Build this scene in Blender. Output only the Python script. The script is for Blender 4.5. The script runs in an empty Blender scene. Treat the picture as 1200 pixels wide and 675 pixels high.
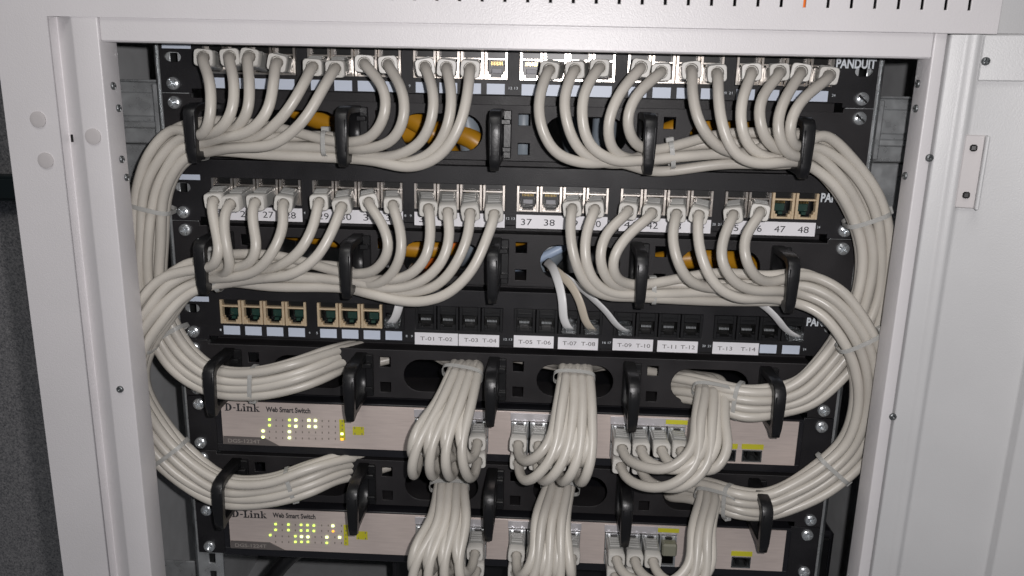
import bpy, bmesh, math, random
from mathutils import Vector, Matrix
random.seed(7)
scene = bpy.context.scene
C = scene.collection
MM = 0.001
# ------------------------------------------------------------------ camera
F_PX = 950.0                                     # focal length in pixels of a 1200 px wide picture
CAM = Vector((23.3389677, -563.69518, 10.3251465))   # mm, rack plane is y = 0
ROT = (1.32537371, -0.0215297222, 0.0420626553)
cam_d = bpy.data.cameras.new('camera'); cam = bpy.data.objects.new('camera', cam_d); C.objects.link(cam)
cam.location = CAM * MM; cam.rotation_euler = ROT
cam_d.sensor_width = 36.0; cam_d.lens = F_PX / 1200 * 36
cam_d.clip_start = 0.01; cam_d.clip_end = 50
scene.camera = cam
# ------------------------------------------------------------------ world (dim room light) and lamps
w = bpy.data.worlds.new('World'); scene.world = w; w.use_nodes = True
bg = w.node_tree.nodes['Background']; bg.inputs[0].default_value = (0.80, 0.88, 1.0, 1); bg.inputs[1].default_value = 0.07
RM = cam.rotation_euler.to_matrix()
def lamp(name, kind, loc, power, color, size=0.1, target=None):
    d = bpy.data.lights.new(name, kind); o = bpy.data.objects.new(name, d); C.objects.link(o)
    o.location = Vector(loc) * MM; d.energy = power; d.color = color
    if kind == 'AREA': d.shape = 'DISK'; d.size = size
    else: d.shadow_soft_size = size
    if target is not None:
        o.rotation_euler = (Vector(target) - Vector(loc)).to_track_quat('-Z', 'Y').to_euler()
    return o
# the phone's flash beside the lens, and an unseen soft overhead lamp filling in room light
fl = CAM + RM @ Vector((26, 12, 4))
lamp('camera_flash', 'POINT', fl, 8.7, (1.0, 0.965, 0.965), 0.005)
lamp('overhead_fill', 'AREA', (-150, -1100, 1500), 9.0, (1.0, 0.97, 0.93), 1.0, (0, 0, -150))
scene.view_settings.view_transform = 'Standard'
try: scene.view_settings.look = 'None'
except Exception: pass
scene.view_settings.exposure = 0.0; scene.view_settings.gamma = 1.0
scene.view_settings.use_curve_mapping = False

def P(px, py, y):
    """pixel of the photograph -> point (mm) at rack depth y"""
    d = RM @ Vector(((px - 600) / F_PX, (337.5 - py) / F_PX, -1))
    return CAM + d * ((y - CAM.y) / d.y)

# ------------------------------------------------------------------ materials
def mat(name, col, rough=0.5, metal=0.0, bump=0.0, bscale=800.0, vary=0.0, vscale=60.0, emit=None, es=1.0,
        spec=0.5, stretch=None, coat=0.0, rvary=0.0, trans=0.0):
    m = bpy.data.materials.new(name); m.use_nodes = True
    nt = m.node_tree; b = nt.nodes['Principled BSDF']
    b.inputs['Base Color'].default_value = (*col, 1); b.inputs['Roughness'].default_value = rough
    b.inputs['Metallic'].default_value = metal; b.inputs['Specular IOR Level'].default_value = spec
    b.inputs['Coat Weight'].default_value = coat
    if trans: b.inputs['Transmission Weight'].default_value = trans
    tc = nt.nodes.new('ShaderNodeTexCoord'); src = tc.outputs['Object']
    if stretch:
        mp = nt.nodes.new('ShaderNodeMapping'); mp.inputs['Scale'].default_value = stretch
        nt.links.new(src, mp.inputs[0]); src = mp.outputs[0]
    def noise(s, det=3):
        n = nt.nodes.new('ShaderNodeTexNoise'); n.inputs['Scale'].default_value = s; n.inputs['Detail'].default_value = det
        nt.links.new(src, n.inputs['Vector']); return n
    if bump:
        n = noise(bscale, 2); bp = nt.nodes.new('ShaderNodeBump'); bp.inputs['Strength'].default_value = bump
        bp.inputs['Distance'].default_value = 0.0005
        nt.links.new(n.outputs[0], bp.inputs['Height']); nt.links.new(bp.outputs[0], b.inputs['Normal'])
    if vary:
        n = noise(vscale, 5); mr = nt.nodes.new('ShaderNodeMapRange')
        mr.inputs[1].default_value = 0.3; mr.inputs[2].default_value = 0.7
        mr.inputs[3].default_value = 1 - vary; mr.inputs[4].default_value = 1 + vary * 0.6
        nt.links.new(n.outputs[0], mr.inputs[0])
        mx = nt.nodes.new('ShaderNodeVectorMath'); mx.operation = 'SCALE'; mx.inputs[0].default_value = col
        nt.links.new(mr.outputs[0], mx.inputs['Scale']); nt.links.new(mx.outputs[0], b.inputs['Base Color'])
        if rvary:
            mr2 = nt.nodes.new('ShaderNodeMapRange'); mr2.inputs[1].default_value = 0.3; mr2.inputs[2].default_value = 0.7
            mr2.inputs[3].default_value = max(0.05, rough - rvary); mr2.inputs[4].default_value = rough + rvary
            nt.links.new(n.outputs[0], mr2.inputs[0]); nt.links.new(mr2.outputs[0], b.inputs['Roughness'])
    if emit:
        b.inputs['Emission Color'].default_value = (*emit, 1); b.inputs['Emission Strength'].default_value = es
    return m
M = {}
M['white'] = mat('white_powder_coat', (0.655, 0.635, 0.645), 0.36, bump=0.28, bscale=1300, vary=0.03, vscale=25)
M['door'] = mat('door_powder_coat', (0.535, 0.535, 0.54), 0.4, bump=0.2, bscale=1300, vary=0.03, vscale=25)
M['cap'] = mat('white_plastic_cap', (0.50, 0.475, 0.475), 0.5)
M['inner'] = mat('cabinet_inner_grey', (0.50, 0.51, 0.52), 0.55, bump=0.2, vary=0.08)
M['black'] = mat('black_powder_coat', (0.017, 0.0165, 0.0185), 0.46, bump=0.3, bscale=1400, vary=0.25, vscale=30, rvary=0.08, spec=0.28)
M['black2'] = mat('black_manager_coat', (0.022, 0.0205, 0.022), 0.48, bump=0.3, bscale=1400, vary=0.25, vscale=30, rvary=0.08, spec=0.30)
M['plastic'] = mat('black_plastic', (0.009, 0.009, 0.010), 0.36, bump=0.15, bscale=500, vary=0.2)
M['dark'] = mat('socket_black', (0.006, 0.006, 0.006), 0.35)
M['trim'] = mat('port_trim', (0.60, 0.58, 0.60), 0.3, 0.4)
M['olive'] = mat('olive_cover', (0.22, 0.22, 0.17), 0.5)
M['zinc'] = mat('zinc_plated_steel', (0.50, 0.52, 0.53), 0.30, 0.6, vary=0.2, vscale=90, rvary=0.1)
M['zincdark'] = mat('zinc_dark', (0.20, 0.21, 0.215), 0.38, 0.85, vary=0.3, vscale=70, rvary=0.1)
M['chrome'] = mat('screw_steel', (0.72, 0.75, 0.77), 0.25, 0.75, vary=0.1, vscale=300)
M['steel'] = mat('jack_shield_steel', (0.80, 0.74, 0.68), 0.28, 1.0, vary=0.12, vscale=200)
M['brass'] = mat('jack_shield_brass', (0.78, 0.62, 0.42), 0.38, 0.35, vary=0.12, vscale=200)
M['gold'] = mat('contact_gold', (0.55, 0.40, 0.16), 0.25, 1.0)
M['green'] = mat('socket_green', (0.012, 0.045, 0.035), 0.4)
M['cable'] = mat('cable_jacket', (0.530, 0.500, 0.450), 0.36, vary=0.06, vscale=40, rvary=0.06, bump=0.12, bscale=250)
def random_tone(m, lo, hi):
    nt = m.node_tree; b = nt.nodes['Principled BSDF']; src = b.inputs['Base Color'].links[0].from_socket
    oi = nt.nodes.new('ShaderNodeObjectInfo'); mr = nt.nodes.new('ShaderNodeMapRange'); mr.inputs[3].default_value = lo; mr.inputs[4].default_value = hi
    nt.links.new(oi.outputs['Random'], mr.inputs[0]); sc = nt.nodes.new('ShaderNodeVectorMath'); sc.operation = 'SCALE'
    nt.links.new(src, sc.inputs[0]); nt.links.new(mr.outputs[0], sc.inputs['Scale']); nt.links.new(sc.outputs[0], b.inputs['Base Color'])
random_tone(M['cable'], 0.90, 1.05)
M['hood'] = mat('plug_hood_grey', (0.36, 0.36, 0.345), 0.38, vary=0.06, vscale=120)
M['boot'] = mat('plug_boot', (0.60, 0.585, 0.55), 0.4)
M['flat'] = mat('flat_cord_white', (0.70, 0.70, 0.70), 0.4)
M['flatcream'] = mat('flat_cord_cream', (0.56, 0.50, 0.41), 0.4)
M['clear'] = mat('clear_plug', (0.80, 0.83, 0.85), 0.08, trans=0.92)
M['tie'] = mat('nylon_tie', (0.58, 0.58, 0.56), 0.25, trans=0.35)
M['paper'] = mat('label_paper', (0.84, 0.83, 0.86), 0.5, vary=0.03)
M['bluelabel'] = mat('label_blue_white', (0.60, 0.66, 0.77), 0.45)
M['ink'] = mat('ink', (0.03, 0.03, 0.035), 0.6)
M['greyink'] = mat('grey_ink', (0.14, 0.13, 0.13), 0.6)
M['print'] = mat('white_print', (0.66, 0.70, 0.74), 0.5)
M['dimprint'] = mat('grey_print', (0.30, 0.30, 0.32), 0.5)
M['face'] = mat('brushed_face', (0.62, 0.535, 0.495), 0.42, 0.2, bump=0.12, bscale=120, vary=0.07, vscale=60,
                stretch=(1, 1, 14), rvary=0.06)
M['bezel'] = mat('switch_black', (0.013, 0.013, 0.016), 0.35, bump=0.2)
M['tab'] = mat('switch_tab', (0.13, 0.115, 0.11), 0.45)
M['tabink'] = mat('tab_ink', (0.30, 0.27, 0.25), 0.5)
M['yellow'] = mat('yellow_print', (0.55, 0.52, 0.03), 0.5)
M['ledg'] = mat('led_green', (0.6, 0.8, 0.2), 0.3, emit=(0.60, 1.0, 0.10), es=1.7)
M['ledw'] = mat('led_bright', (0.8, 0.9, 0.5), 0.3, emit=(0.80, 1.0, 0.38), es=2.2)
M['leda'] = mat('led_amber', (0.8, 0.4, 0.05), 0.3, emit=(1.0, 0.42, 0.03), es=1.6)
M['ledoff'] = mat('led_off', (0.20, 0.18, 0.15), 0.4)
M['orange'] = mat('orange_cable', (0.85, 0.20, 0.03), 0.4)
M['amber'] = mat('yellow_cable', (0.48, 0.23, 0.012), 0.4, vary=0.1)
M['rear'] = mat('blue_grey_cable', (0.24, 0.28, 0.32), 0.4)
M['stripe'] = mat('pale_blue_cable', (0.42, 0.52, 0.68), 0.4)
M['teal'] = mat('dark_trunking', (0.012, 0.022, 0.024), 0.5)
def wall_mat():
    m = bpy.data.materials.new('speckled_grey_fabric'); m.use_nodes = True; nt = m.node_tree; b = nt.nodes['Principled BSDF']
    tc = nt.nodes.new('ShaderNodeTexCoord'); n = nt.nodes.new('ShaderNodeTexNoise'); n.inputs['Scale'].default_value = 380
    n.inputs['Detail'].default_value = 6; n.inputs['Roughness'].default_value = 0.75
    nt.links.new(tc.outputs['Object'], n.inputs['Vector'])
    cr = nt.nodes.new('ShaderNodeValToRGB'); cr.color_ramp.elements[0].position = 0.33; cr.color_ramp.elements[1].position = 0.70
    cr.color_ramp.elements[0].color = (0.09, 0.093, 0.105, 1); cr.color_ramp.elements[1].color = (0.52, 0.50, 0.50, 1)
    nt.links.new(n.outputs[0], cr.inputs[0]); nt.links.new(cr.outputs[0], b.inputs['Base Color'])
    bp = nt.nodes.new('ShaderNodeBump'); bp.inputs['Strength'].default_value = 0.6; bp.inputs['Distance'].default_value = 0.002
    nt.links.new(n.outputs[0], bp.inputs['Height']); nt.links.new(bp.outputs[0], b.inputs['Normal'])
    b.inputs['Roughness'].default_value = 0.95
    return m
M['wall'] = wall_mat()

# ------------------------------------------------------------------ helpers (all sizes in mm)
def tag(o, label=None, cat=None, group=None, kind=None):
    if label: o['label'] = label
    if cat: o['category'] = cat
    if group: o['group'] = group
    if kind: o['kind'] = kind
    return o
def link(name, me, m, parent=None, loc=None):
    o = bpy.data.objects.new(name, me); C.objects.link(o)
    if m is not None and not me.materials: me.materials.append(M[m])
    if parent is not None: o.parent = parent
    if loc is not None: o.location = Vector(loc) * MM
    return o
def empty(name, loc=(0, 0, 0)):
    o = bpy.data.objects.new(name, None); C.objects.link(o); o.location = Vector(loc) * MM; o.empty_display_size = 0.02
    return o
def rel(parent, p):                       # world mm -> parent's local mm (parents are only translated)
    v = Vector(p); q = parent
    while q is not None: v = v - q.location / MM; q = q.parent
    return v
def bm_box(bm, a, b, bev=0.0, seg=1):
    x0, y0, z0 = [min(a[i], b[i]) for i in range(3)]; x1, y1, z1 = [max(a[i], b[i]) for i in range(3)]
    vs = [bm.verts.new(v) for v in ((x0,y0,z0),(x1,y0,z0),(x1,y1,z0),(x0,y1,z0),(x0,y0,z1),(x1,y0,z1),(x1,y1,z1),(x0,y1,z1))]
    fs = [bm.faces.new([vs[i] for i in f]) for f in ((3,2,1,0),(4,5,6,7),(0,1,5,4),(1,2,6,5),(2,3,7,6),(3,0,4,7))]
    if bev:
        es = list({e for f in fs for e in f.edges})
        bmesh.ops.bevel(bm, geom=es, offset=bev, segments=seg, affect='EDGES', profile=0.5)
def bm_mesh(name, bm, smooth=False, angle=None):
    bmesh.ops.scale(bm, vec=(MM, MM, MM), verts=bm.verts)
    bmesh.ops.recalc_face_normals(bm, faces=bm.faces)
    me = bpy.data.meshes.new(name); bm.to_mesh(me); bm.free()
    if smooth:
        me.polygons.foreach_set('use_smooth', [True] * len(me.polygons))
        if angle is not None:
            try: me.set_sharp_from_angle(angle=math.radians(angle))
            except Exception: pass
    return me
def boxes(name, lst, bev=0.3):
    bm = bmesh.new()
    for a, b in lst: bm_box(bm, a, b, bev)
    return bm_mesh(name, bm)
def sheet(name, outline, holes=(), t=2.0, bev=0.25, plane='xz', front=0.0):
    """filled outline with real holes; plane xz: front face at y=front, going back t"""
    cu = bpy.data.curves.new(name + '_c', 'CURVE'); cu.dimensions = '2D'; cu.fill_mode = 'BOTH'
    cu.extrude = (t / 2 - bev) * MM; cu.bevel_depth = bev * MM; cu.bevel_resolution = 1
    for pts in [outline] + list(holes):
        s = cu.splines.new('POLY'); s.points.add(len(pts) - 1); s.use_cyclic_u = True
        for i, p in enumerate(pts): s.points[i].co = (p[0] * MM, p[1] * MM, 0, 1)
    o = bpy.data.objects.new('tmp', cu); C.objects.link(o)
    dg = bpy.context.evaluated_depsgraph_get(); dg.update()
    me = bpy.data.meshes.new_from_object(o.evaluated_get(dg)); me.name = name
    bpy.data.objects.remove(o); bpy.data.curves.remove(cu)
    me.materials.clear()
    if plane == 'xz': me.transform(Matrix.Translation((0, (front + t / 2) * MM, 0)) @ Matrix.Rotation(math.radians(90), 4, 'X'))
    elif plane == 'yz':   # outline given as (y, z), thickness along x centred
        me.transform(Matrix(((0,0,1,0),(1,0,0,0),(0,1,0,0),(0,0,0,1))))
    return me
def rect(x0, x1, z0, z1): return [(x0, z0), (x1, z0), (x1, z1), (x0, z1)]
def oval(cx, cz, w, h, n=10):
    r = h / 2; d = w / 2 - r; pts = []
    for k in range(n + 1):
        a = -math.pi / 2 + math.pi * k / n; pts.append((cx + d + r * math.cos(a), cz + r * math.sin(a)))
    for k in range(n + 1):
        a = math.pi / 2 + math.pi * k / n; pts.append((cx - d + r * math.cos(a), cz + r * math.sin(a)))
    return pts
_tc = {}
def glyphs(s, bold=0.0):
    if (s, bold) not in _tc:
        cu = bpy.data.curves.new('t', 'FONT'); cu.body = s; cu.size = 1; cu.offset = bold; cu.resolution_u = 3
        o = bpy.data.objects.new('t', cu); C.objects.link(o)
        dg = bpy.context.evaluated_depsgraph_get(); dg.update()
        me = bpy.data.meshes.new_from_object(o.evaluated_get(dg)); bpy.data.objects.remove(o); bpy.data.curves.remove(cu)
        _tc[(s, bold)] = ([tuple(v.co) for v in me.vertices], [tuple(p.vertices) for p in me.polygons])
        bpy.data.meshes.remove(me)
    return _tc[(s, bold)]
def text(name, items, m, parent, y, bold=0.0):
    """items: (string, left x, base z, cap height, width or None), printed on the plane y"""
    V, Fc = [], []
    for s, x, z, h, wd in items:
        vs, fs = glyphs(s, bold)
        x0 = min(v[0] for v in vs); x1 = max(v[0] for v in vs); k = h / 0.70
        kx = wd / (x1 - x0) if wd else k
        b0 = len(V)
        V += [((x + (v[0] - x0) * kx) * MM, y * MM, (z + v[1] * k) * MM) for v in vs]
        Fc += [tuple(b0 + i for i in f) for f in fs]
    me = bpy.data.meshes.new(name); me.from_pydata(V, [], Fc); me.update()
    return link(name, me, m, parent)
def spline(pts, step=3.0, smooth=3):
    pts = [Vector(p) for p in pts]; out = []
    n = len(pts)
    for i in range(n - 1):
        p0 = pts[max(i - 1, 0)]; p1 = pts[i]; p2 = pts[i + 1]; p3 = pts[min(i + 2, n - 1)]
        L = (p2 - p1).length
        if L < 1e-3: continue
        k = max(2, int(L / step))
        def tj(a, b): return max((b - a).length, 1e-3) ** 0.5
        t0 = 0; t1 = t0 + tj(p0, p1) if i else t0 + tj(p1, p2); t2 = t1 + tj(p1, p2); t3 = t2 + (tj(p2, p3) if i + 2 < n else tj(p1, p2))
        q0 = p0 if i else p1 * 2 - p2; q3 = p3 if i + 2 < n else p2 * 2 - p1
        for j in range(k):
            t = t1 + (t2 - t1) * j / k
            a1 = q0 * ((t1 - t) / (t1 - t0)) + p1 * ((t - t0) / (t1 - t0))
            a2 = p1 * ((t2 - t) / (t2 - t1)) + p2 * ((t - t1) / (t2 - t1))
            a3 = p2 * ((t3 - t) / (t3 - t2)) + q3 * ((t - t2) / (t3 - t2))
            b1 = a1 * ((t2 - t) / (t2 - t0)) + a2 * ((t - t0) / (t2 - t0))
            b2 = a2 * ((t3 - t) / (t3 - t1)) + a3 * ((t - t1) / (t3 - t1))
            out.append(b1 * ((t2 - t) / (t2 - t1)) + b2 * ((t - t1) / (t2 - t1)))
    out.append(pts[-1])
    for _ in range(smooth):
        new = out[:]
        for i in range(2, len(out) - 2): new[i] = out[i] * 0.5 + (out[i - 1] + out[i + 1]) * 0.25
        out = new
    return out
def tube_mesh(name, pts, r, seg=12, flat=None, closed=False, side=None):
    """sweep with parallel transport; flat=(a,b) makes an elliptical cord"""
    n = len(pts); V = []; Fc = []
    t = (pts[1] - pts[0]).normalized()
    nrm = (side or Vector((0.3, 0.2, 1))).cross(t)
    if nrm.length < 1e-3: nrm = Vector((1, 0, 0)).cross(t)
    nrm.normalize()
    for i in range(n):
        if closed: t2 = (pts[(i + 1) % n] - pts[i - 1]).normalized()
        else: t2 = (pts[min(i + 1, n - 1)] - pts[max(i - 1, 0)])
        t2 = t2.normalized() if t2.length > 1e-9 else t
        ax = t.cross(t2)
        if ax.length > 1e-7:
            nrm = Matrix.Rotation(t.angle(t2), 3, ax.normalized()) @ nrm
        t = t2; nrm = (nrm - t * nrm.dot(t)).normalized(); bn = t.cross(nrm)
        ra, rb = (flat if flat else (r, r))
        for k in range(seg):
            a = 2 * math.pi * k / seg
            V.append((pts[i] + nrm * (ra * math.cos(a)) + bn * (rb * math.sin(a))) * MM)
    m = n if closed else n - 1
    for i in range(m):
        a = i * seg; b = ((i + 1) % n) * seg
        for k in range(seg): Fc.append((a + k, a + (k + 1) % seg, b + (k + 1) % seg, b + k))
    if not closed:
        Fc.append(tuple(range(seg))[::-1]); Fc.append(tuple((n - 1) * seg + k for k in range(seg)))
    me = bpy.data.meshes.new(name); me.from_pydata(V, [], Fc); me.update()
    me.polygons.foreach_set('use_smooth', [True] * len(me.polygons))
    return me
def extrude_profile(name, prof, z0, z1, t=1.5, bev=0.8):
    """open (x, y) profile, extruded along z and thickened"""
    bm = bmesh.new()
    lo = [bm.verts.new((x, y, z0)) for x, y in prof]; hi = [bm.verts.new((x, y, z1)) for x, y in prof]
    for i in range(len(prof) - 1): bm.faces.new((lo[i], lo[i + 1], hi[i + 1], hi[i]))
    es = [e for e in bm.edges if len(e.link_faces) == 2]
    bmesh.ops.bevel(bm, geom=es, offset=bev, segments=3, affect='EDGES', profile=0.5)
    return bm_mesh(name, bm, True, 60)

U = 44.45
# ------------------------------------------------------------------ the wall behind the cabinet
wl = link('wall', boxes('wall', [((-2600, 520, -1500), (2600, 640, 1500))], 0), 'wall'); tag(wl, kind='structure')
zt = P(8, 220, 505).z
tr = link('wall_trunking', boxes('wall_trunking', [((-2000, 496, zt - 17), (-330, 520, zt + 17)), ((-2000, 493, zt - 13), (-330, 496, zt + 13))], 0.8), 'teal')
tag(tr, 'dark cable trunking strip fixed along the speckled grey wall', 'trunking')

# ------------------------------------------------------------------ the cabinet
cab = empty('network_cabinet', (0, 200, -560))
tag(cab, 'white steel network cabinet with an open front and slotted top edge', 'cabinet')
def cpart(name, me, m, parent=None):
    o = link(name, me, m, parent or cab)
    o.location = -((cab.location) if parent is None else Vector((0, 0, 0)))
    if parent is not None: o.location = (0, 0, 0)
    return o
ZB, ZT = -560, 112
slots = []
x = 265.3
while x > -215:
    slots.append(rect(x - 1.35, x + 1.35, 57.2, 92)); x -= 13.42
fascia = cpart('front_frame', sheet('front_frame', [(-314, ZT), (283, ZT), (283, 45.2), (-281, 45.2), (-281, ZB), (-314, ZB)], slots, 2.0, 0.5, front=-60.4), 'white')
cpart('header_bar', boxes('header_bar', [((-249.6, -58.8, 30.6), (248.6, -46, 46.5))], 0.9), 'white')
# left post: groove, inner rib and the return into the opening
cpart('frame_post', extrude_profile('frame_post', [(-281, -58.6), (-280.2, -50.5), (-266, -59.6), (-250, -59.6), (-249, -40), (-262, -39)], ZB, 45.0, bev=0.9), 'white')
cpart('frame_post', extrude_profile('frame_post', [(256.2, -36), (256.4, -58), (249, -58.2), (248.4, -40), (262, -39)], ZB, 45.0, bev=0.9), 'white')
cpart('side_panel', boxes('side_panel', [((-314, -58.3, ZB), (-311, 505, ZT))], 0.4), 'inner')
cpart('side_panel', boxes('side_panel', [((311, -30, ZB), (314, 505, ZT))], 0.4), 'inner')
cpart('back_panel', boxes('back_panel', [((-311, 505, ZB), (311, 519, ZT))], 0.4), 'inner')
cpart('bottom_panel', boxes('bottom_panel', [((-311, -38, ZB), (311, 504, ZB + 3))], 0.4), 'inner')
cpart('roof', boxes('roof', [((-310.6, -58, ZT - 3), (310.6, 504, ZT))], 0.4), 'inner')
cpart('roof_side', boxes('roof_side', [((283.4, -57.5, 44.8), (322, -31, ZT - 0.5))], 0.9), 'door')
# round caps, slots and screws on the posts
def disc_mesh(name, r, h, dome=0.25, seg=20, slot=False):
    bm = bmesh.new(); rings = [(r, 0.0), (r, -h * (1 - dome)), (r * 0.86, -h * (1 - dome * 0.35)), (r * 0.5, -h)]
    prev = None
    for rr, yy in rings:
        cur = [bm.verts.new((rr * math.cos(2 * math.pi * k / seg), yy, rr * math.sin(2 * math.pi * k / seg))) for k in range(seg)]
        if prev:
            for k in range(seg): bm.faces.new((prev[k], prev[(k + 1) % seg], cur[(k + 1) % seg], cur[k]))
        prev = cur
    bm.faces.new(prev)
    return bm_mesh(name, bm, True, 50)
capm = disc_mesh('round_cap', 5.0, 1.1)
for px, py, y in ((45, 140, -60.4), (54, 188, -60.4), (109.5, 160, -59.6)):
    o = link('round_cap', capm, 'cap', cab); o.location = P(px, py, y) * MM - cab.location
slm = boxes('drain_slot', [((-0.7, -0.4, -2.4), (0.7, 0.4, 2.4))], 0.2)
o = link('slot_hole', slm, 'dark', cab); o.location = P(84.5, 162, -54.8) * MM - cab.location
def screw_mesh(name, r, h, phil=True):
    bm = bmesh.new(); seg = 24; prof = [(r, 0), (r, -h * 0.35), (r * 0.93, -h * 0.68), (r * 0.72, -h * 0.92), (r * 0.40, -h)]
    prev = None
    for rr, yy in prof:
        cur = [bm.verts.new((rr * math.cos(2 * math.pi * k / seg), yy, rr * math.sin(2 * math.pi * k / seg))) for k in range(seg)]
        if prev:
            for k in range(seg): bm.faces.new((prev[k], prev[(k + 1) % seg], cur[(k + 1) % seg], cur[k]))
        prev = cur
    # cross recess: centre sunk, arms
    c = bm.verts.new((0, -h * 0.35, 0))
    for k in range(seg):
        arm = (k % 6) in (0,) if phil else (k % 12) in (0, 1)
        bm.faces.new((prev[k], prev[(k + 1) % seg], c))
        if arm: prev[k].co.y = -h * 0.45; 
    return bm_mesh(name, bm, True, 35)
SCREW = screw_mesh('screw', 4.5, 2.9); SLOTTED = screw_mesh('screw', 4.6, 2.9, False)
SLIT = boxes('screw_slit', [((-3.7, -3.05, -0.55), (3.7, -2.4, 0.55))], 0.1)
SCR_S = screw_mesh('screw', 2.4, 1.6)
for px, py, y in ((141, 456, -59.6), (1089, 185, -58.2), (1046, 488, -58.0), (142.5, 101, -50), (146, 127, -46), (152, 187, -48), (154, 208, -44),
                  (1066, 98, -46), (1064, 127, -48), (1060, 206, -46)):
    o = link('screw', SCR_S, 'zincdark', cab); o.location = P(px, py, y) * MM - cab.location
    if y > -55:
        o.rotation_euler = (0, 0, math.radians(90 if px < 600 else -90)); o.location.x = (-249.2 if px < 600 else 248.6) * MM - cab.location.x
# mounting rails with square holes, folded edge, and zinc brackets to the posts
def rail(sx):
    zs = []; z = 38.1
    while z > -540:
        zs += [z, z - 15.875, z - 31.75]; z -= U
    holes = [rect(sx * 232.55 - 2.9, sx * 232.55 + 2.9, a - 4.7, a + 4.7) for a in zs if a > ZB + 12]
    xa, xb = sorted((sx * 224, sx * 244))
    r = link('mounting_rail', sheet('mounting_rail', rect(xa, xb, ZB + 4, 105), holes, 2.0, 0.3, front=2.4), 'zinc', cab); r.location = -cab.location
    e = link('rail_flange', boxes('rail_flange', [((sx * 244.2, 1.0, ZB + 4), (sx * 245.6, 48, 105))], 0.4), 'zincdark', r)
    xs = (sx * 246, sx * 310)
    k = link('rail_bracket', boxes('rail_bracket', [((xs[0], 12, -36), (xs[1], 14, 7)), ((xs[0], 2, 7), (xs[1], 14, 8.5)),
             ((xs[0], 7, -25), (sx * 300, 12, -20)), ((xs[0], 9.5, -17), (sx * 290, 12, 0)), ((xs[0], 3, -34), (sx * 250, 12, 6)),
             ((sx * 246.2, 14, -90), (sx * 248, 60, -39)), ((xs[0], 30, -84), (xs[1], 32, -38))], 0.9), 'zinc', r)
    k2 = link('rail_bracket', boxes('rail_bracket', [((xs[0], 24, -420), (xs[1], 26, -380))], 0.7), 'zinc', r)
rail(-1); rail(1)
# the open door on the hinge side
AD = math.radians(20); H0 = Vector((268.0, -60.0, 0))
dd = Vector((math.cos(AD), -math.sin(AD), 0)); dn = Vector((-math.sin(AD), -math.cos(AD), 0))
def D(s, h, z): return H0 + dd * s + dn * h + Vector((0, 0, z))
def dxy(s, h): q = D(s, h, 0); return (q.x, q.y)
RIB = 56.0
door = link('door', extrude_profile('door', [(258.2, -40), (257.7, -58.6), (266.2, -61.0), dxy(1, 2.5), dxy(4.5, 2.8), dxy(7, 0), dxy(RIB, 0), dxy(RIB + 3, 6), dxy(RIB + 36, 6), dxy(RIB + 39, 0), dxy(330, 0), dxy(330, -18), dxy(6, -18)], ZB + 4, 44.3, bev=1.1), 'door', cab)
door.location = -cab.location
def door_box(name, s0, s1, h0, h1, z0, z1, m, bev=0.5):
    bm = bmesh.new(); bm_box(bm, (s0, -h1, z0), (s1, -h0, z1), bev)
    me = bm_mesh(name, bm); o = link(name, me, m, door)
    o.matrix_parent_inverse = Matrix.Identity(4); o.location = H0 * MM; o.rotation_euler = (0, 0, -AD); return o
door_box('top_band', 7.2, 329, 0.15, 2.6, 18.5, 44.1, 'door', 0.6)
b_ = door_box('latch_bracket', 5.5, 17.5, 0.2, 2.2, -56, -12.5, 'cap', 0.6)
door_box('bracket_flange', 15.5, 17.7, 2.0, 9.0, -56, -12.5, 'door', 0.6)
for z in (-20, -48):
    s_ = door_box('screw', 8.6, 12.6, 2.2, 4.0, z - 2, z + 2, 'dark', 0.9)
s_ = link('screw', SCR_S, 'zinc', door); s_.location = D(9.8, 2.6, 29.5) * MM; s_.rotation_euler = (0, 0, -AD)

# ------------------------------------------------------------------ rack units
GX = [-203.2 + 71.85 * g for g in range(6)]
JX = [GX[g] + 16.1 * k for g in range(6) for k in range(4)]
JW, JH = 7.7, 9.0
# shielded jack: metal frame (two prongs, crossbar, shoulders) and dark socket with contacts
def jack_frame(name):
    return boxes(name, [((-7.7, -1.4, -9), (-5.9, 3, 9)), ((5.9, -1.4, -9), (7.7, 3, 9)), ((-6.0, -1.0, 3.7), (6.0, 3, 5.0)),
                        ((-6.0, -1.0, -9), (6.0, 3, -7.6)), ((-6.0, -1.1, -7.7), (-3.6, 3, -5.6)), ((3.6, -1.1, -7.7), (6.0, 3, -5.6)),
                        ((-6.0, -1.0, -5.7), (-5.0, 3, -3.6)), ((5.0, -1.0, -5.7), (6.0, 3, -3.6))], 0.2)
def jack_black(name):
    return boxes(name, [((-7.7, -0.9, -9), (-5.6, 3, 9)), ((5.6, -0.9, -9), (7.7, 3, 9)), ((-5.7, -0.9, 3.0), (5.7, 3, 9)),
                        ((-5.7, -0.9, -9), (5.7, 3, -6.4)), ((-5.7, -0.6, -6.5), (-3.2, 3, -4.4)), ((3.2, -0.6, -6.5), (5.7, 3, -4.4)),
                        ((-4.6, -1.4, 5.2), (4.6, -0.8, 6.2))], 0.25)
def socket_mesh():
    return boxes('socket', [((-7.4, 2.2, 5.1), (7.4, 4, 8.9)), ((-6.0, 12, -8), (6.0, 14, 4)), ((-7.4, 3.2, -8.8), (-5.8, 14, 4.4)), ((5.8, 3.2, -8.8), (7.4, 14, 4.4)),
                            ((-6, 3.2, 3.8), (6, 14, 5)), ((-6, 3.2, -8.8), (6, 14, -7.4))], 0.0)
def contacts_mesh():
    return boxes('contacts', [((-4.1 + 1.05 * k, 8.5, 0.6), (-3.7 + 1.05 * k, 10.5, 3.0)) for k in range(8)], 0.0)
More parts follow.
